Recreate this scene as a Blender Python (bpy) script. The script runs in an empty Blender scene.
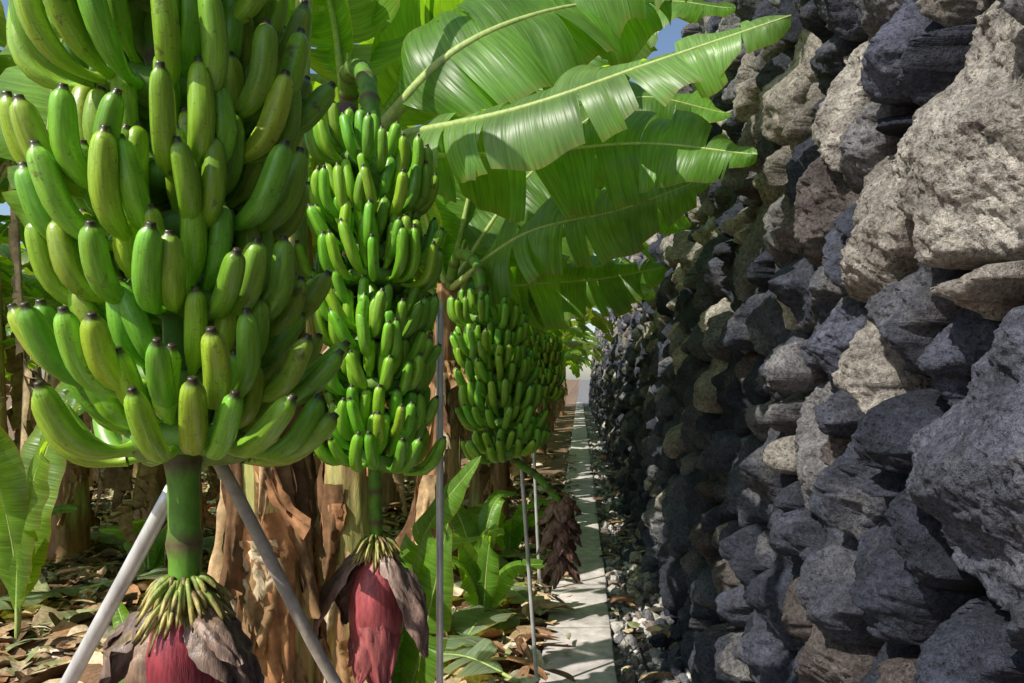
import bpy, math, random
import numpy as np
from mathutils import Vector
random.seed(7); RNG=np.random.default_rng(7)
scene=bpy.context.scene
# ------------------------------------------------------------ helpers
def vn_table(seed): return np.random.default_rng(seed).random((256,256))
_T={}
def vnoise(x,y,seed=0):
    if seed not in _T: _T[seed]=vn_table(seed)
    T=_T[seed]; xi=np.floor(x).astype(int); yi=np.floor(y).astype(int)
    fx=x-xi; fy=y-yi; fx=fx*fx*(3-2*fx); fy=fy*fy*(3-2*fy)
    a=T[xi&255,yi&255]; b=T[(xi+1)&255,yi&255]; c=T[xi&255,(yi+1)&255]; d=T[(xi+1)&255,(yi+1)&255]
    return (a*(1-fx)+b*fx)*(1-fy)+(c*(1-fx)+d*fx)*fy
def fbm(x,y,f,oct=4,seed=0,gain=.5):
    s=0;a=1;n=0
    for o in range(oct):
        s=s+a*(vnoise(x*f+o*17.3,y*f+o*9.1,seed+o)*2-1); n+=a; a*=gain; f*=2.03
    return s/n
class Coll:
    def __init__(s): s.v=[];s.q=[];s.t=[];s.c=[];s.p=[];s.n=0
    def grid(s,V,col,prm=None,wrap=False):
        V=np.asarray(V,float); nu,nv=V.shape[:2]
        idx=np.arange(nu*nv).reshape(nu,nv)+s.n
        if wrap: idx=np.concatenate([idx,idx[:,:1]],1)
        q=np.stack([idx[:-1,:-1],idx[1:,:-1],idx[1:,1:],idx[:-1,1:]],-1).reshape(-1,4)
        c=np.broadcast_to(np.asarray(col,float),(nu,nv,3)).reshape(-1,3)
        p=np.zeros((nu*nv,3)) if prm is None else np.broadcast_to(prm,(nu,nv,3)).reshape(-1,3)
        s.v.append(V.reshape(-1,3)); s.q.append(q); s.c.append(c); s.p.append(p); s.n+=nu*nv
    def tris(s,V,F,col):
        s.v.append(V); s.t.append(F+s.n); s.c.append(np.broadcast_to(col,(len(V),3))); s.p.append(np.zeros((len(V),3))); s.n+=len(V)
    def mesh(s,name,mat,smooth=True):
        me=bpy.data.meshes.new(name)
        V=np.concatenate(s.v); me.vertices.add(len(V)); me.vertices.foreach_set('co',V.astype(np.float32).ravel())
        Q=np.concatenate(s.q) if s.q else np.zeros((0,4),int); T=np.concatenate(s.t) if s.t else np.zeros((0,3),int)
        L=np.concatenate([Q.ravel(),T.ravel()]); me.loops.add(len(L)); me.loops.foreach_set('vertex_index',L.astype(np.int32))
        st=np.concatenate([np.arange(len(Q))*4,len(Q)*4+np.arange(len(T))*3]); 
        me.polygons.add(len(st)); me.polygons.foreach_set('loop_start',st.astype(np.int32))
        me.update(calc_edges=True)
        me.polygons.foreach_set('use_smooth',np.full(len(st),smooth))
        a=me.attributes.new('Col','FLOAT_COLOR','POINT'); C=np.concatenate(s.c); C=np.clip(np.concatenate([C,np.ones((len(C),1))],1),0,1)
        a.data.foreach_set('color',C.astype(np.float32).ravel())
        a=me.attributes.new('prm','FLOAT_VECTOR','POINT'); a.data.foreach_set('vector',np.concatenate(s.p).astype(np.float32).ravel())
        me.materials.append(mat); me.validate(); return me
    def obj(s,name,mat,parent=None,smooth=True):
        if s.n==0: return None
        o=bpy.data.objects.new(name,s.mesh(name,mat,smooth)); scene.collection.objects.link(o)
        if parent: o.parent=parent
        return o
def empty(name,loc=(0,0,0)):
    e=bpy.data.objects.new(name,None); e.empty_display_size=.1; scene.collection.objects.link(e); return e
def catmull(P,n):
    P=np.array(P,float); P=np.vstack([2*P[0]-P[1],P,2*P[-1]-P[-2]]); out=[]
    m=len(P)-3
    for t in np.linspace(0,m-1e-6,n):
        i=int(t); f=t-i; a,b,c,d=P[i:i+4]
        out.append(.5*(2*b+(c-a)*f+(2*a-5*b+4*c-d)*f*f+(3*b-a-3*c+d)*f**3))
    out=np.array(out); s=np.r_[0,np.cumsum(np.linalg.norm(np.diff(out,axis=0),axis=1))]; tt=np.linspace(0,s[-1],n)
    return np.stack([np.interp(tt,s,out[:,k]) for k in range(3)],1)
def unit(a): return a/np.maximum(np.linalg.norm(a,axis=-1,keepdims=True),1e-9)
def tube(C,pts,rad,ns,col,ref=(0.13,0.2,1),cap=True,ang=0,angn=5):
    pts=np.asarray(pts,float); n=len(pts); rad=np.broadcast_to(rad,(n,)).copy()
    col=np.broadcast_to(np.asarray(col,float),(n,3))
    if cap:
        pts=np.vstack([pts[:1],pts,pts[-1:]]); rad=np.r_[rad[0]*.02,rad,rad[-1]*.02]; col=np.vstack([col[:1],col,col[-1:]]); 
    T=np.gradient(pts,axis=0); T[0]=T[1] if np.linalg.norm(T[0])<1e-7 else T[0]
    T=unit(T); R=np.asarray(ref,float); 
    if abs(np.mean(T@unit(R)))>.9: R=np.array([1,.1,.05])
    S=unit(np.cross(T,R)); N=np.cross(S,T)
    ph=np.linspace(0,2*np.pi,ns,endpoint=False); m=1+ang*np.cos(angn*ph)
    V=pts[:,None]+(rad[:,None]*m)[:,:,None]*(np.cos(ph)[None,:,None]*S[:,None]+np.sin(ph)[None,:,None]*N[:,None])
    s=np.r_[0,np.cumsum(np.linalg.norm(np.diff(pts,axis=0),axis=1))]
    prm=np.stack([np.broadcast_to(s[:,None],V.shape[:2]),np.broadcast_to(ph/6.28,V.shape[:2]),np.zeros(V.shape[:2])],-1)
    C.grid(V,np.broadcast_to(col[:,None],(len(pts),ns,3)),prm,wrap=True)
# ------------------------------------------------------------ materials
def newmat(name):
    m=bpy.data.materials.new(name); m.use_nodes=True; nt=m.node_tree; nt.nodes.clear()
    out=nt.nodes.new('ShaderNodeOutputMaterial'); return m,nt,out
def N(nt,t,**k):
    n=nt.nodes.new(t)
    for a,b in k.items(): setattr(n,a,b)
    return n
def mapv(nt,src,scale):
    m=N(nt,'ShaderNodeMapping'); nt.links.new(src,m.inputs[0]); m.inputs['Scale'].default_value=scale; return m.outputs[0]
def noise(nt,vec,scale,detail=4,rough=.55,dist=0):
    n=N(nt,'ShaderNodeTexNoise'); nt.links.new(vec,n.inputs['Vector']); n.inputs['Scale'].default_value=scale
    n.inputs['Detail'].default_value=detail; n.inputs['Roughness'].default_value=rough; n.inputs['Distortion'].default_value=dist; return n.outputs[0]
def ramp(nt,f,pts):
    r=N(nt,'ShaderNodeValToRGB'); nt.links.new(f,r.inputs[0]); e=r.color_ramp.elements
    while len(e)<len(pts): e.new(.5)
    for i,(p,c) in enumerate(pts):
        e[i].position=p; e[i].color=(c,c,c,1) if not hasattr(c,'__len__') else (*c,1)
    return r.outputs[0]
def mix(nt,a,b,f,mode='MIX'):
    m=N(nt,'ShaderNodeMix',data_type='RGBA',blend_type=mode)
    for s,i in ((f,0),(a,6),(b,7)):
        if isinstance(s,(int,float)): m.inputs[i].default_value=s
        elif isinstance(s,tuple): m.inputs[i].default_value=(*s,1)
        else: nt.links.new(s,m.inputs[i])
    return m.outputs[2]
def bump(nt,h,strength,dist,prev=None):
    b=N(nt,'ShaderNodeBump'); nt.links.new(h,b.inputs['Height']); b.inputs['Strength'].default_value=strength; b.inputs['Distance'].default_value=dist
    if prev: nt.links.new(prev,b.inputs['Normal'])
    return b.outputs[0]
def attr(nt,n,o=0):
    a=N(nt,'ShaderNodeAttribute',attribute_name=n); return a.outputs['Color' if o==0 else 'Vector']
def princ(nt,col,rough,nrm=None,spec=.5,metal=0):
    p=N(nt,'ShaderNodeBsdfPrincipled')
    if isinstance(col,tuple): p.inputs['Base Color'].default_value=(*col,1)
    else: nt.links.new(col,p.inputs['Base Color'])
    if isinstance(rough,(int,float)): p.inputs['Roughness'].default_value=rough
    else: nt.links.new(rough,p.inputs['Roughness'])
    p.inputs['Specular IOR Level'].default_value=spec; p.inputs['Metallic'].default_value=metal
    if nrm: nt.links.new(nrm,p.inputs['Normal'])
    return p
def generic(name,rough=.8,nscale=30,var=(.6,1.25),bs=.4,bd=.004,stretch=(1,1,1),spec=.3,trans=0,metal=0,usep=False):
    m,nt,out=newmat(name); tc=N(nt,'ShaderNodeTexCoord')
    v=mapv(nt,attr(nt,'prm',1) if usep else tc.outputs['Object'],stretch)
    n=noise(nt,v,nscale,4,.65); c=mix(nt,attr(nt,'Col'),ramp(nt,n,[(.3,var[0]),(.7,var[1])]),1.0,'MULTIPLY')
    p=princ(nt,c,rough,bump(nt,n,bs,bd),spec,metal)
    if trans:
        t=N(nt,'ShaderNodeBsdfTranslucent'); nt.links.new(c,t.inputs[0]); ms=N(nt,'ShaderNodeMixShader'); ms.inputs[0].default_value=trans
        nt.links.new(p.outputs[0],ms.inputs[1]); nt.links.new(t.outputs[0],ms.inputs[2]); nt.links.new(ms.outputs[0],out.inputs[0])
    else: nt.links.new(p.outputs[0],out.inputs[0])
    return m
def mat_leaf():
    m,nt,out=newmat('banana_leaf'); pv=attr(nt,'prm',1)
    v=mapv(nt,pv,(1,.04,1)); n1=noise(nt,v,150,1,.5); n2=noise(nt,v,26,2,.5)
    tc=N(nt,'ShaderNodeTexCoord'); n3=noise(nt,tc.outputs['Object'],3.5,3,.6); n4=noise(nt,tc.outputs['Object'],35,3,.7)
    c=mix(nt,attr(nt,'Col'),ramp(nt,n1,[(.3,.76),(.7,1.2)]),1.0,'MULTIPLY')
    c=mix(nt,c,ramp(nt,n3,[(.3,.72),(.7,1.28)]),1.0,'MULTIPLY')
    c=mix(nt,c,(.30,.28,.10),ramp(nt,n4,[(.66,0.),(.76,.6)]))
    nb=bump(nt,n2,.6,.014); nb=bump(nt,n1,.35,.003,nb)
    p=princ(nt,c,.38,nb,.6)
    tr=N(nt,'ShaderNodeBsdfTranslucent'); tcx=mix(nt,c,(2.8,2.5,.6),1.0,'MULTIPLY'); nt.links.new(tcx,tr.inputs[0])
    ms=N(nt,'ShaderNodeMixShader'); ms.inputs[0].default_value=.5
    nt.links.new(p.outputs[0],ms.inputs[1]); nt.links.new(tr.outputs[0],ms.inputs[2]); nt.links.new(ms.outputs[0],out.inputs[0]); return m
def mat_finger():
    m,nt,out=newmat('green_banana'); tc=N(nt,'ShaderNodeTexCoord'); o=tc.outputs['Object']
    pv=mapv(nt,attr(nt,'prm',1),(6,8,1)); n=noise(nt,pv,3,2,.5); sp=noise(nt,o,190,2,.6); sc=noise(nt,o,26,5,.75)
    c=mix(nt,attr(nt,'Col'),ramp(nt,n,[(.3,.78),(.7,1.2)]),1.0,'MULTIPLY')
    c=mix(nt,c,(.16,.13,.04),ramp(nt,sp,[(.62,0.),(.72,.65)]))
    c=mix(nt,c,(.11,.08,.035),ramp(nt,sc,[(.61,0.),(.68,.75)]))
    p=princ(nt,c,.36,bump(nt,sp,.14,.002),.55)
    nt.links.new(p.outputs[0],out.inputs[0]); return m
def mat_stone():
    m,nt,out=newmat('volcanic_stone'); tc=N(nt,'ShaderNodeTexCoord'); o=tc.outputs['Object']
    n1=noise(nt,o,8,8,.74,.2); n2=noise(nt,o,75,4,.8); n3=noise(nt,o,2.6,5,.65); n5=noise(nt,o,6,2,.5)
    vo=N(nt,'ShaderNodeTexVoronoi'); nt.links.new(o,vo.inputs['Vector']); vo.inputs['Scale'].default_value=85; vo.inputs['Randomness'].default_value=1
    d=N(nt,'ShaderNodeMath',operation='ADD'); nt.links.new(vo.outputs['Distance'],d.inputs[0]); nt.links.new(ramp(nt,n5,[(.38,0.),(.66,.30)]),d.inputs[1])
    pore=ramp(nt,d.outputs[0],[(.16,0.),(.36,1.)])
    c=mix(nt,attr(nt,'Col'),ramp(nt,n1,[(.3,.45),(.5,1.),(.7,1.75)]),1.0,'MULTIPLY')
    c=mix(nt,c,(.40,.37,.32),ramp(nt,n3,[(.55,0.),(.72,.42)]))
    c=mix(nt,c,ramp(nt,n2,[(.34,.4),(.6,1.25)]),1.0,'MULTIPLY')
    c=mix(nt,c,mix(nt,(.2,.2,.2),(1.,1.,1.),pore),.7,'MULTIPLY')
    b=bump(nt,n1,.9,.05); b=bump(nt,pore,.8,.008,b); b=bump(nt,n2,1.,.014,b)
    p=princ(nt,c,.85,b,.3); nt.links.new(p.outputs[0],out.inputs[0]); return m
M_leaf=mat_leaf(); M_fing=mat_finger(); M_stone=mat_stone()
M_dry=generic('dry_leaf',.85,20,(.5,1.35),.6,.006,(1,1,1),.2,.18)
M_litter=generic('leaf_litter',.85,40,(.55,1.3),.5,.004,(1,1,1),.2)
M_stem=generic('pseudostem_skin',.6,9,(.5,1.3),.5,.01,(4,4,.7),.35)
M_stalk=generic('stalk_green',.5,60,(.7,1.2),.3,.003,(1,1,.6),.4)
M_bract=generic('flower_bract',.4,16,(.5,1.35),.5,.006,(6,6,1),.45)
M_grav=generic('gravel_stone',.9,60,(.6,1.3),.6,.004)
M_metal=generic('galvanised_steel',.42,25,(.6,1.15),.15,.001,(1,1,.3),.5,0,.4)
M_wood=generic('weathered_wood',.75,30,(.6,1.2),.5,.003,(1,1,1),.25)
M_conc=generic('concrete',.9,11,(.66,1.2),.4,.006)
M_soil=generic('soil',.95,5,(.5,1.3),1.,.03)
M_rub=generic('black_rubber',.5,20)
# ------------------------------------------------------------ leaf
def leaf(C,Cm,P,W,up=(0,0,1),fold=(.35,-.9),nt=8,col=(.06,.13,.02),seed=0,pet=.12,pr=.02,gap=.12,sway=.25,nj=6,res=40,ribcol=(.42,.54,.16),lib=(1,1)):
    r=np.random.default_rng(seed); n=len(P); M=catmull(P,40); tg=np.linspace(0,1,40)
    Ls=np.linalg.norm(np.diff(M,axis=0),axis=1).sum()
    T=unit(np.gradient(M,axis=0)); S=unit(np.cross(T,np.asarray(up,float))); Nn=np.cross(S,T)
    ip=lambda A,t: np.stack([np.interp(t,tg,A[:,k]) for k in range(3)],-1)
    v=np.linspace(0,1,nj); col=np.array(col)
    for si,side in enumerate((1,-1)):
        b=np.sort(np.r_[pet,pet+(1-pet)*np.clip(np.linspace(0,1,nt+1)[1:-1]+r.normal(0,.35/nt,nt-1),.02,.98),1.0]); 
        for k in range(len(b)-1):
            t0,t1=b[k],b[k+1]
            if t1-t0<.004: continue
            ni=max(3,int((t1-t0)*res)+1); t=np.linspace(t0,t1,ni); tm=(t0+t1)/2
            g=gap*r.uniform(.0,1.0); tt=tm+(t[:,None]-tm)*(1-g*v[None]**1.6)
            s=np.clip((tt-pet)/(1-pet),0,1); w=W*lib[si]*(1-np.exp(-s*11))*np.maximum(1-s**3.2,0)**.75*(1-.12*s)+.004
            w=w*r.uniform(.92,1.04)
            f1=fold[1]+r.normal(0,.22)-.5*r.random()**3; a=fold[0]+(f1-fold[0])*v**.8
            xo=np.r_[0,np.cumsum((np.cos(a[1:])+np.cos(a[:-1]))/2/(nj-1))]; zo=np.r_[0,np.cumsum((np.sin(a[1:])+np.sin(a[:-1]))/2/(nj-1))]
            sh=.12+r.normal(0,sway*.4)
            rp=(.035*np.sin(tt*Ls*14+r.random()*6)+.02*np.sin(tt*Ls*33+r.random()*6))*v[None]**1.2*W*2
            V=ip(M,tt)+side*ip(S,tt)*(xo[None]*w)[...,None]+ip(Nn,tt)*(zo[None]*w+rp)[...,None]+ip(T,tt)*(sh*v[None]**1.3*w)[...,None]
            cc=col*r.uniform(.82,1.18); cc=np.broadcast_to(cc,V.shape).copy()
            ed=(v[None,:,None]>.99)*np.ones_like(cc); cc=cc*(1-ed*.45)+ed*.45*np.array((.28,.22,.06))
            mr=(v[None,:,None]<.01)*np.ones_like(cc); cc=cc*(1-mr*.5)+mr*.5*np.array((.2,.3,.06))
            prm=np.stack([tt*Ls,np.broadcast_to(v[None],tt.shape)*W,np.full(tt.shape,seed*.37%7)],-1)
            C.grid(V,cc,prm)
    rr=pr*np.interp(tg,[0,.12,.5,1],[1,.75,.4,.12]); tube(Cm,M[:,:]-Nn*rr[:,None]*.3,rr,8,np.array(ribcol)[None]*np.linspace(1,.9,40)[:,None])
# ------------------------------------------------------------ bananas
SS=np.array([0,.06,.13,.2,.28,.36,.46,.56,.66,.75,.82,.88,.92,.945,.96,.985,1.0,1.0])
RR=np.array([.55,.45,.45,.6,.82,.96,1.02,1.05,1.05,1.02,.98,.90,.76,.58,.42,.36,.34,.02])
def finger(C,base,az,e0,e1,L,R,g,bend,r,kb=.62):
    s=SS; fine=np.linspace(0,1,60); e=e0+(e1-e0)*np.minimum(1,fine/kb)**.85+.28*fine; rad=np.array([math.cos(az),math.sin(az),0]); tan=np.array([-rad[1],rad[0],0])
    d=np.cos(e)[:,None]*rad+np.sin(e)[:,None]*np.array([0,0,1])+ (bend*fine)[:,None]*tan
    p=np.vstack([[0,0,0],np.cumsum((d[1:]+d[:-1])/2*L/59,axis=0)])+base
    c=np.stack([np.interp(s,fine,p[:,k]) for k in range(3)],1); T=unit(np.stack([np.interp(s,fine,d[:,k]) for k in range(3)],1))
    Sx=unit(tan-T*(T@tan)[:,None]); Ny=np.cross(T,Sx)
    ph=np.linspace(0,2*np.pi,15,endpoint=False)+r.random()*.3; m=1+.06*np.cos(5*ph)
    rd=R*RR; V=c[:,None]+(rd[:,None]*m)[:,:,None]*(np.cos(ph)[None,:,None]*Sx[:,None]+np.sin(ph)[None,:,None]*Ny[:,None])
    col=np.array(g)[None]*np.interp(s,[0,.15,.3,.8,.93],[1.25,1.15,1,1,1.2])[:,None]
    bt=np.interp(s,[.935,.955,.965],[0,.6,1])[:,None]; col=col*(1-bt)+np.array((.05,.038,.022))*bt
    col=np.broadcast_to(col[:,None],V.shape)*(1+.0*V)
    ridge=np.clip(np.cos(5*ph),0,1)[None,:,None]**3; col=col*(1+.28*ridge)
    prm=np.stack([np.broadcast_to(s[:,None]*.3+r.random()*9,V.shape[:2]),np.broadcast_to(np.cos(ph)*.3+r.random()*9,V.shape[:2]),np.zeros(V.shape[:2])],-1)
    C.grid(V,col,prm,wrap=True)
def bunch(C,Cs,x,y,zs,Rout,nf,seed,lean=(0,0),R=.0175,gcol=(.155,.31,.03),lowopen=.5,widen=0,fl=1.,b0=.085,jit=1.):
    r=np.random.default_rng(seed); zb=min(zs)
    for hi,z0 in enumerate(zs):
        f=(z0-zb)/max(max(zs)-zb,.01); cx=x+lean[0]*(z0-zb); cy=y+lean[1]*(z0-zb)
        op=max(0,1-f*3.2)*lowopen; ph0=r.random()*6.28; hl=r.uniform(.93,1.1); tlt=r.uniform(.012,.045)
        k0=Rout/.2*(1+widen*min(f*1.6,1))*r.uniform(.95,1.06)
        for row in range(2):
            nn=nf-(row*2); miss=r.integers(nn)
            for k in range(nn):
                if k==miss: continue
                az=(k+.5*row+r.normal(0,.16*jit))/nn*2*math.pi+ph0
                gg=np.array(gcol)*r.uniform(.8,1.2)*np.array([r.uniform(.8,1.5),1,r.uniform(.7,1.3)])
                e0=(-.30 if row==0 else .45)-op*.2+r.normal(0,.08*jit); e1=(1.16 if row==0 else 1.33)-op*.8+r.normal(0,.13*jit)
                zz=z0+row*.030+tlt*math.sin(az-ph0)+r.normal(0,.005)
                br=(b0 if row==0 else b0*.78)*k0
                b=np.array([cx+br*math.cos(az),cy+br*math.sin(az),zz])
                finger(C,b,az,e0,e1,.168*k0*fl*hl*(1.0 if row==0 else .86)*r.uniform(.88,1.1)*(1-.1*op),R*r.uniform(.9,1.1),gg,r.normal(0,.18*jit),r)
        a=np.linspace(0,2*math.pi,17); 
        for q,rr_ in ((.35,.022),(.8,.024)):
            tube(Cs,np.stack([cx+b0*q*k0*np.cos(a),cy+b0*q*k0*np.sin(a),z0+.012+tlt*np.sin(a-ph0)],1),rr_,8,(.16,.30,.05),cap=False)
def stalk(C,P,r0,r1,col=(.13,.30,.03),rings=True,n=40):
    M=catmull(P,n); t=np.linspace(0,1,n); rr=r0+(r1-r0)*t
    cc=np.array(col)[None]*np.ones((n,1))
    if rings:
        k=(np.arange(n)%5==0); rr=rr*(1+.18*k); cc=np.where(k[:,None],np.array((.13,.09,.045)),cc)
    tube(C,M,rr,14,cc)
def bract(C,top,az,op0,op1,L,W,c_top,c_tip,seed,cup=.9,r0=.015):
    r=np.random.default_rng(seed); nu,nv=20,17; u=np.linspace(0,1,nu); v=np.linspace(-1,1,nv)
    e=op0+(op1-op0)*u**.7
    rad=np.array([math.cos(az),math.sin(az),0]); tan=np.array([-rad[1],rad[0],0]); dn=np.array([0,0,-1.])
    d=np.sin(e)[:,None]*rad+np.cos(e)[:,None]*dn; c=np.asarray(top)+rad*r0+np.vstack([[0,0,0],np.cumsum((d[1:]+d[:-1])/2*L/(nu-1),axis=0)])
    nrm=unit(np.cross(d,tan)); nrm=nrm*np.sign((nrm@rad+1e-6).mean())
    w=W*(np.sin(np.pi*(u*.9+.08))**.65); th=v*cup*1.25
    V=c[:,None]+(w[:,None]*np.sin(th)/cup)[:,:,None]*tan-(w[:,None]*(1-np.cos(th))/cup)[:,:,None]*nrm[:,None]
    V=V+(fbm(u[:,None]*3+seed,v[None]*1.5,2,3,seed)*.4*W+.03*W*np.sin(v*26+seed)[None])[:,:,None]*nrm[:,None]
    st=1+.25*np.sin(v*40+seed)[None,:,None]+.4*fbm(u[:,None]*2+seed,v[None]*4,2,3,seed+2)[...,None]
    cc=(np.array(c_top)*(1-u[:,None,None])+np.array(c_tip)*u[:,None,None])*st
    C.grid(V,cc)
def bud(C,top,L,R,c1,c2,lean=(0,0)):
    nu,nv=30,40; u=np.linspace(0,1,nu); ph=np.linspace(0,2*np.pi,nv,endpoint=False)
    prof=R*(np.sin(np.pi*np.clip(u,0,1)**.8)**.7*(1-.25*u)+.02)
    m=1+.06*np.abs(np.sin(1.5*ph[None]+u[:,None]*3.2))+.012*np.sin(30*ph[None])
    V=np.stack([top[0]+lean[0]*u[:,None]+prof[:,None]*m*np.cos(ph),top[1]+lean[1]*u[:,None]+prof[:,None]*m*np.sin(ph),top[2]-L*u[:,None]+0*ph],-1)
    cc=np.array(c1)[None,None]*(1-u[:,None,None])+np.array(c2)[None,None]*u[:,None,None]; cc=cc*(1+.25*np.sin(1.5*ph[None]+u[:,None]*3.2)[...,None])
    C.grid(V,cc,wrap=True)
def florets(C,top,n,L,rad,seed):
    r=np.random.default_rng(seed)
    for k in range(n):
        az=r.random()*6.28; z=top[2]+r.uniform(-.012,.04); op=r.uniform(.2,1.3); l=L*r.uniform(.5,1.25)
        b=np.array([top[0]+rad*math.cos(az),top[1]+rad*math.sin(az),z]); d=np.array([math.cos(az)*math.sin(op),math.sin(az)*math.sin(op),-math.cos(op)])
        P=[b,b+d*l*.5,b+d*l+np.array([0,0,-.35*l])]
        cc=(.30,.38,.08) if r.random()<.7 else (.22,.15,.06)
        tube(C,catmull(P,6),[.003,.004,.0042,.004,.003,.0012],6,[cc]*3+[(.5,.42,.13)]*2+[(.06,.04,.02)])
# ------------------------------------------------------------ trunk
def trunk(C,Cd,P,r0,r1,seed,strips=14,green=.5):
    r=np.random.default_rng(seed); nu,nv=60,36; M=catmull(P,nu); u=np.linspace(0,1,nu); ph=np.linspace(0,2*np.pi,nv,endpoint=False)
    rr=(r0+(r1-r0)*u)[:,None]*(1+.10*fbm(ph[None]*1.6+u[:,None]*2,u[:,None]*1.2+seed,1.3,3,seed)+.05*np.sign(np.sin(ph[None]*3+u[:,None]*9+seed)))
    V=np.stack([M[:,0,None]+rr*np.cos(ph),M[:,1,None]+rr*np.sin(ph),M[:,2,None]+0*ph],-1)
    k=fbm(np.cos(ph)[None]*1.2+seed+0*u[:,None],u[:,None]*3+np.sin(ph)[None]*1.2,1.5,4,seed+3)*.5+.5
    k=np.clip((k-(1-green)*.9)*5,0,1)[...,None]
    cc=np.array((.52,.52,.17))*k+np.array((.40,.22,.11))*(1-k); cc=cc*(1+.35*fbm(np.broadcast_to(ph[None]*6,(nu,nv)),np.broadcast_to(u[:,None]*2,(nu,nv)),2,3,5)[...,None])
    C.grid(V,cc,wrap=True)
    H=P[-1][2]-P[0][2]
    for s in range(strips):
        az=r.random()*6.28; t1=r.uniform(.12,.85); l=r.uniform(.05,.22)*H; n=14; q=np.linspace(0,1,n); w=r.uniform(.015,.075)
        idx=np.clip((t1-q*l/H),0,1); cx=np.interp(idx,u,M[:,0]); cy=np.interp(idx,u,M[:,1]); cz=np.interp(idx,u,M[:,2])
        curl=r.uniform(.02,.18)*q**2.4*(1 if r.random()<.6 else .25); rad=np.interp(idx,u,r0+(r1-r0)*u)*1.12+curl+.004
        vv=np.linspace(-1,1,9); ww=w*(1-.6*q[:,None]**2+.3*fbm(q*3+s,q*0+s,2,2,seed)[:,None]); ww=ww*(1+.5*q[:,None]**2*np.sign(np.sin(vv*9+s))[None]*.6)
        aa=az+vv[None]*ww/rad[:,None]+.25*q[:,None]*r.normal()
        rv=rad[:,None]-curl[:,None]*.9*vv[None]**2+.008*np.sin(vv*7+seed)[None]+.016*fbm(q[:,None]*4+s,vv[None]*2,2,3,seed+9)
        V=np.stack([cx[:,None]+rv*np.cos(aa),cy[:,None]+rv*np.sin(aa),cz[:,None]+0*vv+.05*fbm(vv[None]*5+s,q[:,None],2,2,seed+4)*q[:,None]],-1)
        b=np.array([(.48,.29,.14),(.64,.44,.24),(.22,.12,.06),(.52,.26,.12),(.72,.58,.38)][r.integers(5)])*r.uniform(.8,1.2)
        Cd.grid(V,b*(1+.4*fbm(q[:,None]*5+s,vv[None]*6,2,3,seed+1)[...,None]))
# ------------------------------------------------------------ STONE WALL
YL,YH,ZL,ZH=-3,48,-.15,4.3
rw=np.random.default_rng(21); cen=[];rad=[]
cell={}
def tryadd(y,z,r_):
    gy,gz=int(y/.5),int(z/.5)
    for a in range(gy-1,gy+2):
        for b in range(gz-1,gz+2):
            for (yy,zz,q) in cell.get((a,b),()):
                if (((y-yy)*1.35)**2+(z-zz)**2)<((r_+q)*.9)**2: return
    cell.setdefault((gy,gz),[]).append((y,z,r_)); cen.append((y,z)); rad.append(r_)
tryadd(1.34,1.95,.25); tryadd(1.22,1.36,.24); tryadd(1.72,1.85,.2)
for (lo,hi,nn) in ((.17,.24,3600),(.12,.17,9000),(.08,.12,17000),(.04,.08,30000)):
    Y=rw.uniform(YL,YH,nn);Z=rw.uniform(ZL,ZH,nn);Q=rw.uniform(lo,hi,nn)
    for y,z,q in zip(Y,Z,Q): tryadd(y,z,q)
cen=np.array(cen);rad=np.array(rad);NS=len(cen); print('stones',NS)
K=7; sl=rw.normal(0,.75,(NS,K,2)); cc0=rw.uniform(.08,.6,(NS,K))*np.minimum(rad,.15)[:,None]+.01; off=rw.uniform(-.05,.045,NS)
sl[:3]*=.5; off[:3]=.02
pal=np.array([(.038,.043,.062),(.06,.066,.09),(.095,.10,.13),(.19,.185,.19),(.42,.385,.335),(.12,.10,.095),(.075,.08,.11),(.29,.26,.225)])  # bluish darks have the wall's shade put into the colour
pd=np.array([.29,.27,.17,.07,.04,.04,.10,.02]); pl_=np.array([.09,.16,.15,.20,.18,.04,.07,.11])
hw=np.clip((cen[:,1]-1.2)/1.2,0,1); ch=np.array([rw.choice(8,p=pd*(1-h)+pl_*h) for h in hw])  # paler picks higher up: sunlight painted into stone colour, shade lower down
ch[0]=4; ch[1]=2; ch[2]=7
scol=pal[ch]*rw.uniform(.8,1.25,(NS,1))*1.1
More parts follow.
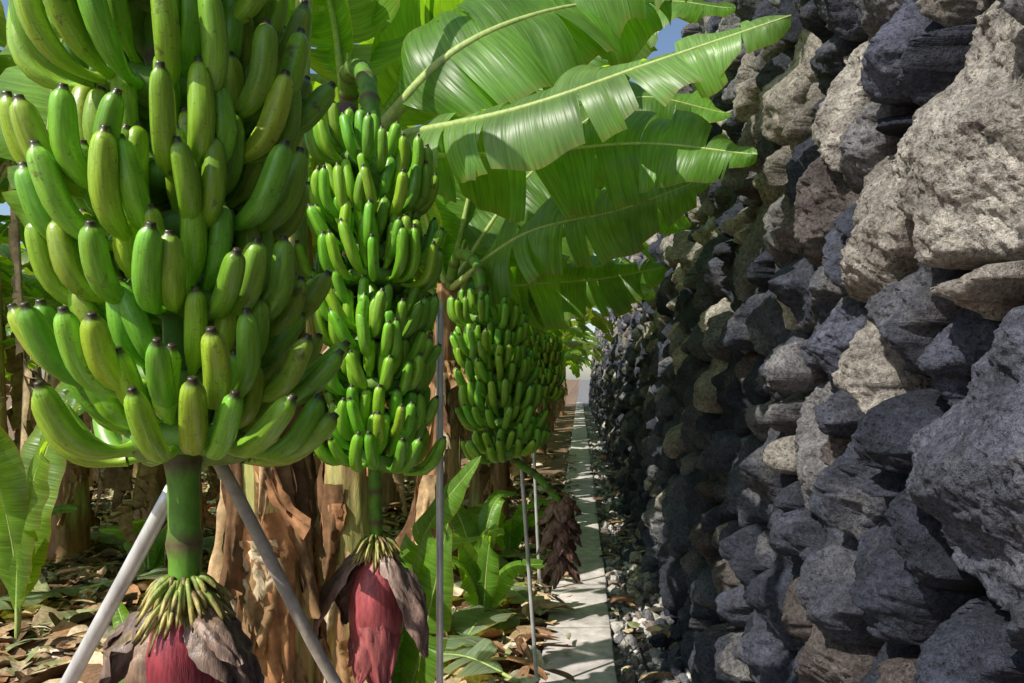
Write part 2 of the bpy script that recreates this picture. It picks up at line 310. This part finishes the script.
def wall_h(Y,Z):
    wy=Y+.04*fbm(Y,Z,4,3,40)+.016*fbm(Y,Z,22,3,44); wz=Z+.04*fbm(Y,Z,4,3,50)+.016*fbm(Y,Z,22,3,54)
    h=np.empty(Y.shape);ci=np.empty(Y.shape,int);ee=np.empty(Y.shape)
    yf=wy.ravel();zf=wz.ravel();hf=h.ravel();cf=ci.ravel();ef=ee.ravel()
    order=np.argsort(Y.ravel(),kind='stable'); bl=8000
    for s in range(0,len(order),bl):
        ix=order[s:s+bl]; y=yf[ix];z=zf[ix]
        near=np.where((cen[:,0]>y.min()-.6)&(cen[:,0]<y.max()+.6))[0]
        D=((y[:,None]-cen[None,near,0])*1.35)**2+(z[:,None]-cen[None,near,1])**2-rad[None,near]**2
        pp=np.argpartition(D,2,axis=1)[:,:2]; d=np.take_along_axis(D,pp,1); o=np.argsort(d,1); pp=np.take_along_axis(pp,o,1); d=np.take_along_axis(d,o,1)
        a=near[pp[:,0]];b=near[pp[:,1]]; e=(d[:,1]-d[:,0])/(2*np.maximum(np.hypot(*(cen[a]-cen[b]).T),.03))
        pl=cc0[a]+sl[a,:,0]*(y-cen[a,0])[:,None]+sl[a,:,1]*(z-cen[a,1])[:,None]
        pm=-.007*np.log(np.exp(-pl/.007).sum(1))
        H=np.maximum(pm,-.07)+off[a]; H=.10*np.tanh(H/.10); g=1-np.exp(-np.maximum(e-.005,0)/(.007+.02*rad[a])); H=(H+.20)*g-.20
        hf[ix]=H;cf[ix]=a;ef[ix]=e
    h=hf.reshape(Y.shape);ci=cf.reshape(Y.shape);ee=ef.reshape(Y.shape)
    h=h+.028*fbm(Y,Z,8,3,60,.6)+.024*(.5-np.abs(fbm(Y,Z,20,4,70,.65)))+.012*fbm(Y,Z,80,3,80,.7)
    return h,ci,ee
CW=Coll()
def wall_patch(ys,zs):
    Y,Z=np.meshgrid(ys,zs,indexing='ij'); h,ci,e=wall_h(Y,Z)
    X=.55+.075*Z-h
    yy=Y+.010*fbm(Y,Z,14,2,90); zz=Z+.010*fbm(Y,Z,14,2,95)-.05*np.clip(h,-.1,.2)
    c=scol[ci]*(1+.3*fbm(Y,Z,5,3,33)[...,None]); gap_shade=np.clip(1-e/.02,0,1)[...,None]; c=c*(1-.75*gap_shade)  # stone colour darkened towards the gaps, crevice shade painted in
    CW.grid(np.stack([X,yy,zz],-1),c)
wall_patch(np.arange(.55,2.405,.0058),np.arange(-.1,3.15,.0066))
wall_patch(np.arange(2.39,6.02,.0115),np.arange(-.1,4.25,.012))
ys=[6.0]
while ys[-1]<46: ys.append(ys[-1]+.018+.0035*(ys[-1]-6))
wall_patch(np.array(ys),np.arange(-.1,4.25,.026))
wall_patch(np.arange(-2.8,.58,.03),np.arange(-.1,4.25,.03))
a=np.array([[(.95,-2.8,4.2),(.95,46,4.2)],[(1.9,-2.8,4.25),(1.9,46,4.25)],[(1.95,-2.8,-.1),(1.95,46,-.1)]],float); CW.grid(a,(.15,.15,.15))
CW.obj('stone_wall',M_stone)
# ------------------------------------------------------------ GROUND
C=Coll(); gx=np.r_[-400,-120,-40,-20,np.arange(-12,-.2,.09),-.19]; gy=np.r_[-200,-60,-20,-6,np.arange(-2,16,.09),np.arange(16,40,.6),80,200,700]
X,Y=np.meshgrid(gx,gy,indexing='ij'); Z=-.055+.045*fbm(X,Y,1.3,4,11)*np.clip((-X-.3)*3,0,1)
kk=(fbm(X,Y,2.2,4,12)*.5+.5)[...,None]; C.grid(np.stack([X,Y,Z],-1),np.array((.18,.11,.065))*(1-kk)+np.array((.34,.23,.14))*kk)
X2,Y2=np.meshgrid(np.r_[-.19,np.linspace(.1,.7,12),2,10,60,400],gy,indexing='ij'); Z2=-.06+.012*fbm(X2,Y2,6,3,14)
C.grid(np.stack([X2,Y2,Z2],-1),(.24,.23,.22)); C.obj('ground',M_soil)
# path
C=Coll(); r=np.random.default_rng(4); y=-2.
while y<45:
    l=.92+r.normal(0,.02); x0,x1=-.205+r.normal(0,.004),.19+r.normal(0,.004); zt=r.normal(0,.003); bv=.008
    n=10; xs=np.r_[x0,x0,x0+bv*.4,np.linspace(x0+bv,x1-bv,8),x1-bv*.4,x1,x1]; zs=np.r_[-.12,-bv,-bv*.3,np.zeros(8),-bv*.3,-bv,-.12]+zt
    yl=np.r_[y,y,y+bv,np.linspace(y+.05,y+l-.05,n),y+l-bv,y+l-.004,y+l-.004]; dz=np.r_[-.1,-bv,0,np.zeros(n),0,-bv,-.1]
    V=np.stack([np.broadcast_to(xs[None],(len(yl),len(xs))),np.broadcast_to(yl[:,None],(len(yl),len(xs))),zs[None]+dz[:,None]],-1).copy()
    V[...,2]+=.003*fbm(V[...,0],V[...,1],9,3,15); V[...,0]+=.004*fbm(V[...,1]*2,V[...,0],5,3,16)
    kk=fbm(V[...,0]+.3*V[...,1],V[...,1],3,4,17)[...,None]
    C.grid(V,np.array((.68,.62,.59))*r.uniform(.88,1.1)*(1+.35*kk)); y+=l+.006
C.obj('concrete_path',M_conc)
# gravel
C=Coll(); import bmesh
bm=bmesh.new(); bmesh.ops.create_icosphere(bm,subdivisions=1,radius=1); ico=np.array([v.co[:] for v in bm.verts]); icf=np.array([[v.index for v in f.verts] for f in bm.faces]); bm.free()
bm=bmesh.new(); bmesh.ops.create_icosphere(bm,subdivisions=2,radius=1); ico2=np.array([v.co[:] for v in bm.verts]); icf2=np.array([[v.index for v in f.verts] for f in bm.faces]); bm.free()
r=np.random.default_rng(5)
for i in range(7500):
    yy=1.2+ r.random()**1.7*20; xx=r.uniform(.19,.62) if r.random()<.93 else r.uniform(-.3,-.2); s=r.uniform(.006,.016)+(.035*r.random()**5); b,f=(ico2,icf2) if (s>.02) else (ico,icf)
    A=np.linalg.qr(r.normal(size=(3,3)))[0]; V=(b*(1+r.normal(0,.13,(len(b),1))))*np.array([1,r.uniform(.6,1),r.uniform(.45,.8)])*s
    c=np.array([(.16,.16,.18),(.34,.33,.32),(.5,.46,.4),(.25,.2,.17),(.6,.57,.52)][r.integers(5)])*r.uniform(.8,1.2)
    C.tris(V@A.T+np.array([xx,yy,-.05+s*.5]),f,c)
C.obj('gravel',M_grav,smooth=False)
C=Coll()
for i in range(130):
    yy=1.4+r.random()**1.5*16; s=r.uniform(.03,.075); V=ico2*(1+r.normal(0,.1,(len(ico2),1)))*np.array([1,r.uniform(.7,1.2),r.uniform(.5,.9)])*s
    A=np.linalg.qr(r.normal(size=(3,3)))[0]; C.tris(V@A.T+np.array([r.uniform(.43,.56),yy,-.04+s*.4]),icf2,pal[r.integers(8)]*1.2)
C.obj('rubble_stones',M_stone,smooth=False)
C=Coll(); yy=np.linspace(-2,40,160); tube(C,np.stack([.36+.03*np.sin(yy*.9)+.015*np.sin(yy*2.3),yy,-.03+.006*np.sin(yy*3)],1),.008,8,(.015,.015,.016)); C.obj('irrigation_hose',M_rub)
# leaf litter
C=Coll(); r=np.random.default_rng(6); lp=np.array([(.5,.34,.19),(.64,.49,.31),(.28,.16,.09),(.15,.09,.05),(.76,.67,.5),(.4,.21,.1),(.28,.3,.14)])
for i in range(14500):
    if i<11000: yy=2+r.random()**1.3*9; xx=-.24-r.random()**1.25*(1.2+yy*.75)
    elif i<13500: yy=r.uniform(1,16); xx=r.uniform(-11,-.4)
    else: yy=r.uniform(2,14); xx=r.choice([r.uniform(-.25,-.05),r.uniform(.2,.5)])
    L=r.uniform(.04,.18)+.35*r.random()**4; W=r.uniform(.008,.035)+.06*r.random()**4; az=r.random()*6.28
    if i>=13500:
        if r.random()<.75: continue
        L*=.5; W*=.6
    q=np.linspace(-.5,.5,6); v=np.linspace(-1,1,3); cv=r.normal(0,1.2); ct=r.uniform(-1,1)
    d=np.array([math.cos(az),math.sin(az)]); p=np.array([-d[1],d[0]]); w=W*(1-(2*q)**4*.9)
    xs=q*L; lat=cv*q*q*L*.6
    zc=abs(r.normal(0,.02))+ r.uniform(-.02,.12)*L*(1-4*q*q)+r.normal(0,.12)*q*L
    V=np.zeros((6,3,3)); V[...,0]=xx+xs[:,None]*d[0]+(lat[:,None]+w[:,None]*v)*p[0]; V[...,1]=yy+xs[:,None]*d[1]+(lat[:,None]+w[:,None]*v)*p[1]
    V[...,2]=-.035+zc[:,None]+ct*w[:,None]*(v**2)[None]+w[:,None]*v[None]*r.normal(0,.35)+.03*abs(r.normal())
    if i<13500 and xx>-.30: V[...,0]-=.05
    if i>=13500: V[...,2]+=.035 if xx<0 else .01
    C.grid(V,lp[r.integers(7)]*r.uniform(.7,1.25))
C.obj('leaf_litter',M_litter)
# ------------------------------------------------------------ background plant variants
def rand_leaves(CL,CM,crown,n,Lr,seed,skip=None,W=.30,col=(.14,.28,.035),res=30,nj=5,up=(.6,1.25)):
    r=np.random.default_rng(seed); a0=r.random()*6.28
    for k in range(n):
        az=a0+k*2.4+r.normal(0,.2)
        if skip and skip(az%6.283): continue
        L=Lr*r.uniform(.75,1.1); e=r.uniform(*up); d=np.array([math.cos(az),math.sin(az),0]); c=np.array(crown)
        f=1.0-(e-.5)*.5; P=[c-np.array([0,0,.05])+d*.03]
        P.append(c+L*.28*(d*math.cos(e)+np.array([0,0,math.sin(e)]))); e2=e-.55*f; P.append(P[-1]+L*.3*(d*math.cos(e2)+np.array([0,0,math.sin(e2)])))
        e3=e2-.7*f; P.append(P[-1]+L*.25*(d*math.cos(e3)+np.array([0,0,math.sin(e3)]))); e4=e3-.6; P.append(P[-1]+L*.2*(d*math.cos(e4)+np.array([0,0,math.sin(e4)])))
        cc=np.array(col)*r.uniform(.8,1.3)*np.array([r.uniform(.8,1.4),1,1])
        leaf(CL,CM,P,W*r.uniform(.85,1.15),col=cc,seed=seed*31+k,nt=int(r.integers(5,14)),fold=(r.uniform(.2,.5),r.uniform(-1.2,-.4)),res=res,nj=nj,gap=.2)
def dry_leaves(CD,crown,n,seed,r0=.1,skip=None):
    r=np.random.default_rng(seed+500)
    for k in range(n):
        az=r.random()*6.28
        if skip and skip(az): continue
        d=np.array([math.cos(az),math.sin(az),0]); c=np.array(crown); h=c[2]; z0=h*r.uniform(.6,1)
        P=[np.array([c[0],c[1],z0])+d*r0,np.array([c[0],c[1],z0+.08])+d*(r0+.15),np.array([c[0],c[1],z0*.65])+d*(r0+.24),np.array([c[0],c[1],z0*.3])+d*(r0+.2)]
        b=np.array([(.45,.31,.17),(.58,.44,.26),(.3,.2,.11)][r.integers(3)])
        leaf(CD,CD,P,.13*r.uniform(.6,1.3),col=b,seed=seed*17+k,nt=12,fold=(-.9,-2.0),gap=.5,sway=1.2,res=26,nj=4,ribcol=(.3,.22,.12),pr=.012)
variants=[]
for vi in range(6):
    CL,CM,CD,CT=Coll(),Coll(),Coll(),Coll(); h=[1.9,2.2,1.6,2.4,2.0,1.2][vi]
    trunk(CT,CD,[(0,0,-.1),(.03,.02,h*.5),(0,.05,h)],.12,.07,vi*11+2,strips=12,green=.45)
    rand_leaves(CL,CM,(0,.05,h),11,1.9 if vi<5 else 1.2,vi*7+1,W=.30 if vi<5 else .2); dry_leaves(CD,(0,.05,h),4,vi)
    variants.append([('pseudostem',CT.mesh('pseudostem',M_stem)),('leaves',CL.mesh('leaves',M_leaf)),('midribs',CM.mesh('midribs',M_stalk)),('dry_leaves',CD.mesh('dry_leaves',M_dry))])
r=np.random.default_rng(9)
def put(x,y,vi,s=1,rot=None,sz=None):
    e=empty('banana_plant')
    for nme,me in variants[vi]:
        o=bpy.data.objects.new(nme,me); scene.collection.objects.link(o); o.parent=e
    e.location=(x,y,-.03); e.rotation_euler=(0,0,r.random()*6.28 if rot is None else rot); e.scale=(s,s,sz or s*r.uniform(.92,1.08))
for yy in np.arange(5.6,44,1.8): put(-.98+r.normal(0,.08),yy+r.normal(0,.2),int(r.integers(5)),1.08)
for col_i,(cx,y0,y1) in enumerate([(-2.7,6.4,40),(-4.5,5.2,34),(-6.5,5.0,30),(-8.8,6,30),(-11.5,8,30)]):
    for yy in np.arange(y0,y1,2.1 if col_i<3 else 2.6): put(cx+r.normal(0,.25),yy+r.normal(0,.35),int(r.integers(6)),r.uniform(1.0,1.25))
put(-3.75,4.7,3,1.05,2.,1.15); put(-1.75,4.7,1,1.0,1.2,1.15); put(-5.4,4.4,4,1.2,.5,1.3)
put(-2.9,5.4,2,1.0,.3); put(-4.3,6.2,5,1.3,1.); put(-3.4,7.2,2,1.1,2.); put(-5.6,6.0,2,1.2,3.)
# ------------------------------------------------------------ PLANT 1 (nearest, big bunch)
def assemble(parts,name='banana_plant'):
    e=empty(name)
    for nme,c,m in parts: c.obj(nme,m,e)
    return e
CF,CS,CB,CT,CD,CL,CM=[Coll() for _ in range(7)]
trunk(CT,CD,[(-.87,2.12,-.1),(-.89,2.1,1.3),(-.95,2.0,2.75)],.125,.075,3,strips=46,green=.78)
bunch(CF,CS,-.600,1.14,[1.385+.106*i for i in range(8)],.190,19,1,lean=(-.07,0),R=.0160,gcol=(.20,.42,.028),widen=.24,fl=.95,jit=1.25)
stalk(CS,[(-.95,2.0,2.7),(-.85,1.75,3.0),(-.74,1.3,2.9),(-.67,1.15,2.4),(-.625,1.14,1.75),(-.605,1.13,1.3),(-.60,1.12,1.15)],.03,.022,n=110)
tp=(-.60,1.12,1.165)
bud(CB,tp,.25,.06,(.27,.04,.05),(.2,.03,.045)); florets(CB,tp,170,.052,.02,2)
for i,(az,o0,o1,L,W,ct,cb) in enumerate([(2.9,1.5,.15,.21,.05,(.24,.17,.13),(.16,.11,.09)),(3.7,1.0,-.1,.17,.04,(.34,.22,.14),(.2,.13,.09)),(-.2,1.5,.05,.19,.05,(.26,.18,.13),(.2,.13,.10)),(.5,1.2,.0,.2,.05,(.24,.16,.12),(.17,.11,.09)),(2.2,1.1,.1,.2,.05,(.26,.17,.12),(.16,.10,.08)),(4.9,.5,.0,.23,.055,(.30,.05,.05),(.24,.04,.05)),(4.2,.5,.05,.22,.05,(.3,.06,.05),(.24,.04,.05)),(1.3,1.0,.1,.2,.05,(.25,.13,.1),(.16,.1,.08)),(3.3,1.2,.7,.12,.02,(.3,.22,.1),(.2,.14,.08)),(-.5,1.6,.6,.14,.022,(.3,.2,.14),(.18,.12,.09)),(3.0,1.7,.5,.15,.022,(.3,.2,.14),(.18,.12,.09))]):
    bract(CB,(tp[0],tp[1],tp[2]-.005),az,o0,o1,L,W,ct,cb,i+3)
leaf(CL,CM,[(-.95,2.0,2.7),(-1.1,2.4,3.2),(-1.3,2.9,3.4),(-1.6,3.5,3.0)],.32,col=(.14,.28,.03),seed=71,nt=7,nj=7,res=50)
leaf(CL,CM,[(-.95,2.0,2.7),(-1.3,2.15,2.9),(-1.65,2.35,2.55),(-1.8,2.45,1.9)],.33,col=(.15,.30,.035),seed=73,nt=9,nj=8,res=60,up=(.1,-.8,.6),fold=(.2,-.6),gap=.18)
leaf(CL,CM,[(-.95,2.0,2.7),(-1.3,2.8,3.1),(-1.75,3.3,3.0),(-2.2,3.6,2.5)],.36,col=(.17,.32,.035),seed=74,nt=8,nj=8,res=50,up=(0,.8,.6),fold=(.2,-.6))
assemble([('pseudostem',CT,M_stem),('leaf_blades',CL,M_leaf),('midribs',CM,M_stalk),('dry_sheaths',CD,M_dry),('bananas',CF,M_fing),('fruit_stalk',CS,M_stalk),('flower_bud',CB,M_bract)])
# ------------------------------------------------------------ PLANT 2
CF,CS,CB,CT,CD,CL,CM=[Coll() for _ in range(7)]
trunk(CT,CD,[(-.87,2.78,-.1),(-.86,2.75,1.3),(-.83,2.68,2.4)],.095,.065,5,strips=38,green=.45)
bunch(CF,CS,-.61,2.2,[1.245+.105*i for i in range(9)],.195,19,8,lean=(-.01,.0),R=.0155,gcol=(.17,.43,.025),lowopen=.3,fl=.97,widen=.06,jit=1.15)
stalk(CS,[(-.83,2.68,2.35),(-.78,2.5,2.52),(-.66,2.28,2.42),(-.615,2.2,2.15),(-.61,2.2,1.6),(-.61,2.2,1.2),(-.605,2.2,1.0)],.032,.018,n=110)
tube(CB,catmull([(-.76,2.32,2.28),(-.72,2.28,2.30),(-.68,2.25,2.26)],10),[.01,.03,.045,.05,.052,.05,.045,.035,.02,.01],12,(.14,.07,.07))
tp=(-.605,2.2,1.0)
bud(CB,(tp[0],tp[1],tp[2]-.02),.42,.085,(.38,.085,.09),(.3,.06,.07)); florets(CB,tp,120,.06,.018,12)
for i,(az,o0,o1,L,W,ct,cb) in enumerate([(3.3,1.45,-.05,.36,.055,(.30,.2,.15),(.22,.13,.1)),(-.35,1.3,-.1,.36,.055,(.34,.24,.19),(.26,.16,.13)),(2.6,1.2,.0,.3,.06,(.26,.15,.11),(.16,.1,.08)),(1.2,1.,.0,.3,.06,(.24,.14,.11),(.16,.1,.08)),(5.2,.45,-.03,.40,.065,(.42,.13,.12),(.32,.08,.085)),(4.3,.45,-.02,.38,.06,(.44,.14,.13),(.34,.09,.09)),(3.7,.5,-.02,.34,.055,(.36,.10,.10),(.28,.07,.08))]):
    bract(CB,(tp[0],tp[1],tp[2]-.01),az,o0,o1,L,W,ct,cb,i+23)
G=(.14,.30,.04)
leaf(CL,CM,[(-.74,2.6,2.34),(-.43,2.5,2.60),(-.07,2.6,2.80),(.36,2.9,2.98)],.36,col=G,seed=1,nt=6,fold=(.25,-.55),pr=.03,up=(.1,-.85,.5),nj=9,res=70,gap=.1)
leaf(CL,CM,[(-.78,2.6,2.33),(-.22,2.3,2.33),(.22,2.2,2.44),(.60,2.1,2.53)],.24,col=(.19,.35,.09),seed=2,nt=11,fold=(.2,-.8),pr=.025,up=(0,-.75,.65),nj=9,res=70,gap=.2,sway=.5)  # paler blade colour, sky sheen painted in
leaf(CL,CM,[(-.78,2.68,2.3),(-.25,2.9,2.38),(.24,2.9,2.42),(.66,2.75,2.33)],.33,col=(.14,.30,.05),seed=3,nt=12,fold=(.25,-.55),pr=.025,up=(0,-.9,.4),nj=9,res=70,gap=.2,sway=.5)
leaf(CL,CM,[(-.83,2.7,2.3),(-.62,3.0,2.8),(-.3,3.3,3.1),(.2,3.6,3.2)],.34,col=(.15,.32,.035),seed=4,nt=6,fold=(.3,-.7),nj=8,res=60,up=(0,.7,.7))
leaf(CL,CM,[(-.80,2.7,2.35),(-.3,2.7,2.8),(.2,2.6,3.02),(.74,2.5,2.92)],.38,col=(.18,.34,.08),seed=8,nt=9,fold=(.2,-.6),nj=8,res=60,up=(0,-.9,.4),gap=.18)  # paler green with the top-side sheen painted in
leaf(CL,CM,[(-.83,2.65,2.35),(-.95,2.8,2.95),(-1.2,3.1,3.3),(-1.6,3.4,3.2),(-1.9,3.6,2.8)],.32,col=(.18,.33,.035),seed=5,nt=8,nj=8,res=60,up=(0,.6,.8))
leaf(CL,CM,[(-.83,2.65,2.35),(-.86,2.75,2.75),(-.95,2.9,3.1),(-1.1,3.0,3.5)],.30,col=(.18,.33,.035),seed=7,nt=5,nj=8,res=60,up=(0,.9,.3),pet=.15)
assemble([('pseudostem',CT,M_stem),('leaf_blades',CL,M_leaf),('midribs',CM,M_stalk),('dry_sheaths',CD,M_dry),('bananas',CF,M_fing),('fruit_stalk',CS,M_stalk),('flower_bud',CB,M_bract)])
# ------------------------------------------------------------ PLANT 3
CF,CS,CB,CT,CD,CL,CM=[Coll() for _ in range(7)]
trunk(CT,CD,[(-.85,4.1,-.1),(-.8,4.05,1.0),(-.70,3.95,2.0)],.09,.06,6,strips=24,green=.3)
bunch(CF,CS,-.34,3.4,[1.16+.095*i for i in range(7)],.205,18,9,lean=(-.16,.05),R=.0155,gcol=(.15,.38,.025),lowopen=.3,fl=.95)
stalk(CS,[(-.70,3.95,1.95),(-.62,3.75,2.12),(-.48,3.5,2.02),(-.43,3.42,1.75),(-.34,3.4,1.2),(-.2,3.4,1.05),(-.09,3.4,.93)],.028,.016,n=90)
for i in range(30):
    t=i/30; bract(CB,(-.09+.01*math.sin(i),3.4,.97-.34*t),i*2.4,1.3,.1+.3*random.random(),.13,.045*(1-.5*t),(.3,.16,.11),(.18,.09,.07),i+60)
leaf(CL,CM,[(-.68,3.9,1.98),(-.26,3.4,2.16),(.18,3.25,2.24),(.58,3.1,2.36)],.31,col=(.15,.30,.06),seed=13,nt=11,fold=(.2,-.6),up=(0,-.85,.5),nj=8,res=60,gap=.25,sway=.5)
leaf(CL,CM,[(-.7,3.95,1.95),(-.25,4.1,2.02),(.12,4.1,2.05),(.46,4.0,2.1)],.30,col=(.12,.26,.035),seed=14,nt=11,fold=(.3,-.7),up=(0,-.85,.5),nj=7,res=50,gap=.25,sway=.5)
leaf(CL,CM,[(-.7,3.95,1.98),(-.3,3.8,2.5),(.2,3.6,2.85),(.72,3.5,2.75)],.36,col=(.14,.30,.04),seed=15,nt=10,nj=7,res=50,fold=(.2,-.5),up=(0,-.8,.6))
leaf(CL,CM,[(-.7,3.95,1.98),(-.25,4.2,2.5),(.15,4.3,2.6),(.62,4.2,2.35)],.32,col=(.14,.30,.035),seed=17,nt=10,nj=7,res=50,fold=(.2,-.6),up=(0,.7,.7))
leaf(CL,CM,[(-.7,3.95,1.98),(-.2,3.9,2.95),(.3,3.8,3.4),(.78,3.7,3.35)],.40,col=(.14,.30,.04),seed=19,nt=10,nj=7,res=50,fold=(.2,-.5),up=(0,-.85,.5))
leaf(CL,CM,[(-.7,3.95,1.98),(-.3,4.3,3.2),(.3,4.7,3.95),(.88,4.8,3.9)],.48,col=(.14,.30,.04),seed=20,nt=9,nj=7,res=50,fold=(.2,-.4),up=(0,-.9,.4))
leaf(CL,CM,[(-.7,3.95,1.98),(-.5,3.9,2.8),(-.28,3.8,3.4),(0,3.5,3.8)],.36,col=(.14,.30,.035),seed=18,nt=7,nj=7,res=50,fold=(.2,-.5),up=(0,.9,.3))
leaf(CL,CM,[(-.7,3.95,1.95),(-.85,3.8,2.5),(-1.1,3.6,2.9),(-1.5,3.4,2.9)],.27,col=(.17,.31,.035),seed=16,nt=9,nj=7,res=50)
assemble([('pseudostem',CT,M_stem),('leaf_blades',CL,M_leaf),('midribs',CM,M_stalk),('dry_sheaths',CD,M_dry),('bananas',CF,M_fing),('fruit_stalk',CS,M_stalk),('dry_flower',CB,M_bract)])
# PLANT 4 bunch farther
CF,CS,CT,CD,CL,CM=[Coll() for _ in range(6)]
trunk(CT,CD,[(-.75,6.9,-.1),(-.75,6.9,1.0),(-.7,6.85,1.9)],.09,.06,8,strips=12,green=.2)
bunch(CF,CS,-.31,6.3,[1.33+.095*i for i in range(5)],.18,15,19,R=.0168,gcol=(.17,.36,.03))
stalk(CS,[(-.70,6.85,1.85),(-.6,6.6,2.05),(-.4,6.35,1.95),(-.31,6.3,1.5),(-.30,6.3,1.1)],.028,.016,n=50)
rand_leaves(CL,CM,(-.7,6.85,1.9),9,1.6,55,W=.26)
leaf(CL,CM,[(-.7,6.85,1.9),(-.2,6.5,2.8),(.3,6.3,3.15),(.78,6.2,2.85)],.42,col=(.15,.31,.04),seed=21,nt=9,nj=6,res=40,fold=(.2,-.5),up=(0,-.9,.4))
leaf(CL,CM,[(-.7,6.85,1.9),(-.2,6.6,2.3),(.25,6.5,2.4),(.65,6.4,2.2)],.35,col=(.15,.31,.04),seed=22,nt=9,nj=6,res=40,fold=(.2,-.5),up=(0,-.9,.4))
assemble([('pseudostem',CT,M_stem),('leaf_blades',CL,M_leaf),('midribs',CM,M_stalk),('dry_sheaths',CD,M_dry),('bananas',CF,M_fing),('fruit_stalk',CS,M_stalk)])
# suckers
def sucker(pts,W,seed,col=(.16,.34,.04)):
    CL,CM=Coll(),Coll()
    for i,P in enumerate(pts): leaf(CL,CM,P,W,col=col,seed=seed+i,nt=3,fold=(.5,-.3),pr=.012,nj=6,res=40,up=(0,-.5,.8))
    assemble([('leaf_blades',CL,M_leaf),('midribs',CM,M_stalk)],'banana_sucker')
sucker([[(-.80,3.0,-.03),(-.72,2.95,.5),(-.60,2.9,.9),(-.38,2.85,1.2)],[(-.80,3.0,-.03),(-.78,2.9,.5),(-.72,2.8,.8),(-.6,2.6,.75)],[(-.80,3.0,-.03),(-.75,3.1,.4),(-.62,3.1,.75),(-.40,3.0,.85)],[(-.80,3.0,-.03),(-.66,2.9,.3),(-.58,2.85,.6),(-.50,2.8,.95)]],.12,100)
sucker([[(-1.0,1.75,-.03),(-.98,1.7,.5),(-.92,1.65,.95),(-.85,1.6,1.15)],[(-1.0,1.75,-.03),(-1.05,1.8,.5),(-1.12,1.85,.8),(-1.2,1.9,.95)]],.06,110)
sucker([[(-3.2,4.2,-.03),(-3.15,4.1,.6),(-3.2,3.9,1.2),(-3.5,3.6,1.5)],[(-3.2,4.2,-.03),(-3.1,4.1,.6),(-2.85,4.0,1.2),(-2.4,3.9,1.5)],[(-3.2,4.2,-.03),(-3.2,4.3,.7),(-3.1,4.5,1.4),(-2.8,4.7,1.8)]],.17,120,(.18,.32,.035))
for k,(x,y) in enumerate([(-.6,4.6),(-.75,5.4),(-1.6,4.2),(-3.2,5.5),(-.6,6.2),(-2.0,5.2),(-4.2,5.6),(-2.4,6.4)]):
    rr_=np.random.default_rng(k); ps=[]
    for j in range(4):
        a=rr_.random()*6.28; h=rr_.uniform(.3,.6); ps.append([(x,y,-.03),(x+.08*math.cos(a),y+.08*math.sin(a),h*.6),(x+.2*math.cos(a),y+.2*math.sin(a),h),(x+.42*math.cos(a),y+.42*math.sin(a),h*1.05)])
    sucker(ps,.09,300+10*k)
CL,CM=Coll(),Coll()
for i,(x,y,az,L) in enumerate([(-.75,4.3,.3,1.),(-.5,4.9,2.2,.8),(-.95,4.9,1.,.9),(-.65,3.7,2.7,.8),(-.5,5.8,.6,.8),(-.55,4.3,1.3,.7),(-.7,3.9,.9,.7),(-2.9,5.2,.2,1.1),(-3.6,4.6,1.2,1.),(-2.2,4.6,2.5,.8),(-3.0,6.5,.5,1.2),(-4.2,6.5,.1,1.2),(-2.3,5.8,1.0,1.)]):
    d=np.array([math.cos(az),math.sin(az),0])*L/2; c=np.array([x,y,.05])
    leaf(CL,CM,[c-d,c-d*.3+[0,0,.07],c+d*.3+[0,0,.05],c+d],.19,col=(.28,.38,.25),seed=200+i,nt=6,fold=(.3,-.3),pr=.012,gap=.3)
assemble([('blades',CL,M_leaf),('midribs',CM,M_stalk)],'cut_banana_leaves')
# ------------------------------------------------------------ poles
def pole(name,p0,p1,r_,mat,col,joints=False):
    C=Coll(); M=np.linspace(p0,p1,40); M=M+.004*np.stack([np.sin(np.arange(40)*.4),np.cos(np.arange(40)*.3),np.zeros(40)],1)*(mat is not M_metal)
    rr=np.full(40,r_)
    if joints: rr=rr*(1+.12*(np.arange(40)%7==0))
    tube(C,M,rr,14,col); C.obj(name,mat)
pole('support_pole',(-.455,2.4,-.05),(-.455,2.4,1.75),.0115,M_metal,(.85,.86,.87))
pole('support_prop',(-.05,1.62,-.05),(-.62,1.20,1.42),.0105,M_wood,(.50,.44,.37))
pole('support_prop',(-1.47,1.35,-.05),(-.655,1.2,1.33),.0125,M_metal,(.82,.82,.8))
pole('support_prop',(-.93,2.3,-.05),(-.80,2.2,3.3),.024,M_stalk,(.50,.56,.16),True)
pole('support_pole',(-.20,3.55,-.05),(-.30,3.5,1.4),.010,M_metal,(.7,.7,.7))
pole('support_pole',(-.28,5.2,-.05),(-.34,5.1,1.5),.012,M_metal,(.7,.7,.7))
# ------------------------------------------------------------ light, camera
sd=Vector((-.58,-.52,.80)).normalized()
w=bpy.data.worlds.new('World'); scene.world=w; w.use_nodes=True; nt=w.node_tree; bg=nt.nodes['Background']
sk=nt.nodes.new('ShaderNodeTexSky'); sk.sky_type='NISHITA'; sk.sun_disc=False; sk.sun_elevation=math.asin(sd.z); sk.sun_rotation=math.atan2(sd.x,sd.y)
nt.links.new(sk.outputs[0],bg.inputs[0]); bg.inputs[1].default_value=.15
L=bpy.data.lights.new('sun','SUN'); L.energy=5; L.angle=math.radians(.5); L.color=(1,.95,.86); lo=bpy.data.objects.new('sun',L); scene.collection.objects.link(lo); lo.rotation_euler=sd.to_track_quat('Z','Y').to_euler()
cam=bpy.data.cameras.new('camera'); co=bpy.data.objects.new('camera',cam); scene.collection.objects.link(co); co.location=(0,0,1.5); co.rotation_euler=(math.pi/2,0,0)
cam.lens=26; cam.sensor_width=36; cam.shift_x=-68/1024; cam.shift_y=36.5/1024; cam.clip_start=.02; cam.clip_end=2000; scene.camera=co
scene.view_settings.view_transform='Standard'; scene.view_settings.look='None'; scene.view_settings.exposure=0
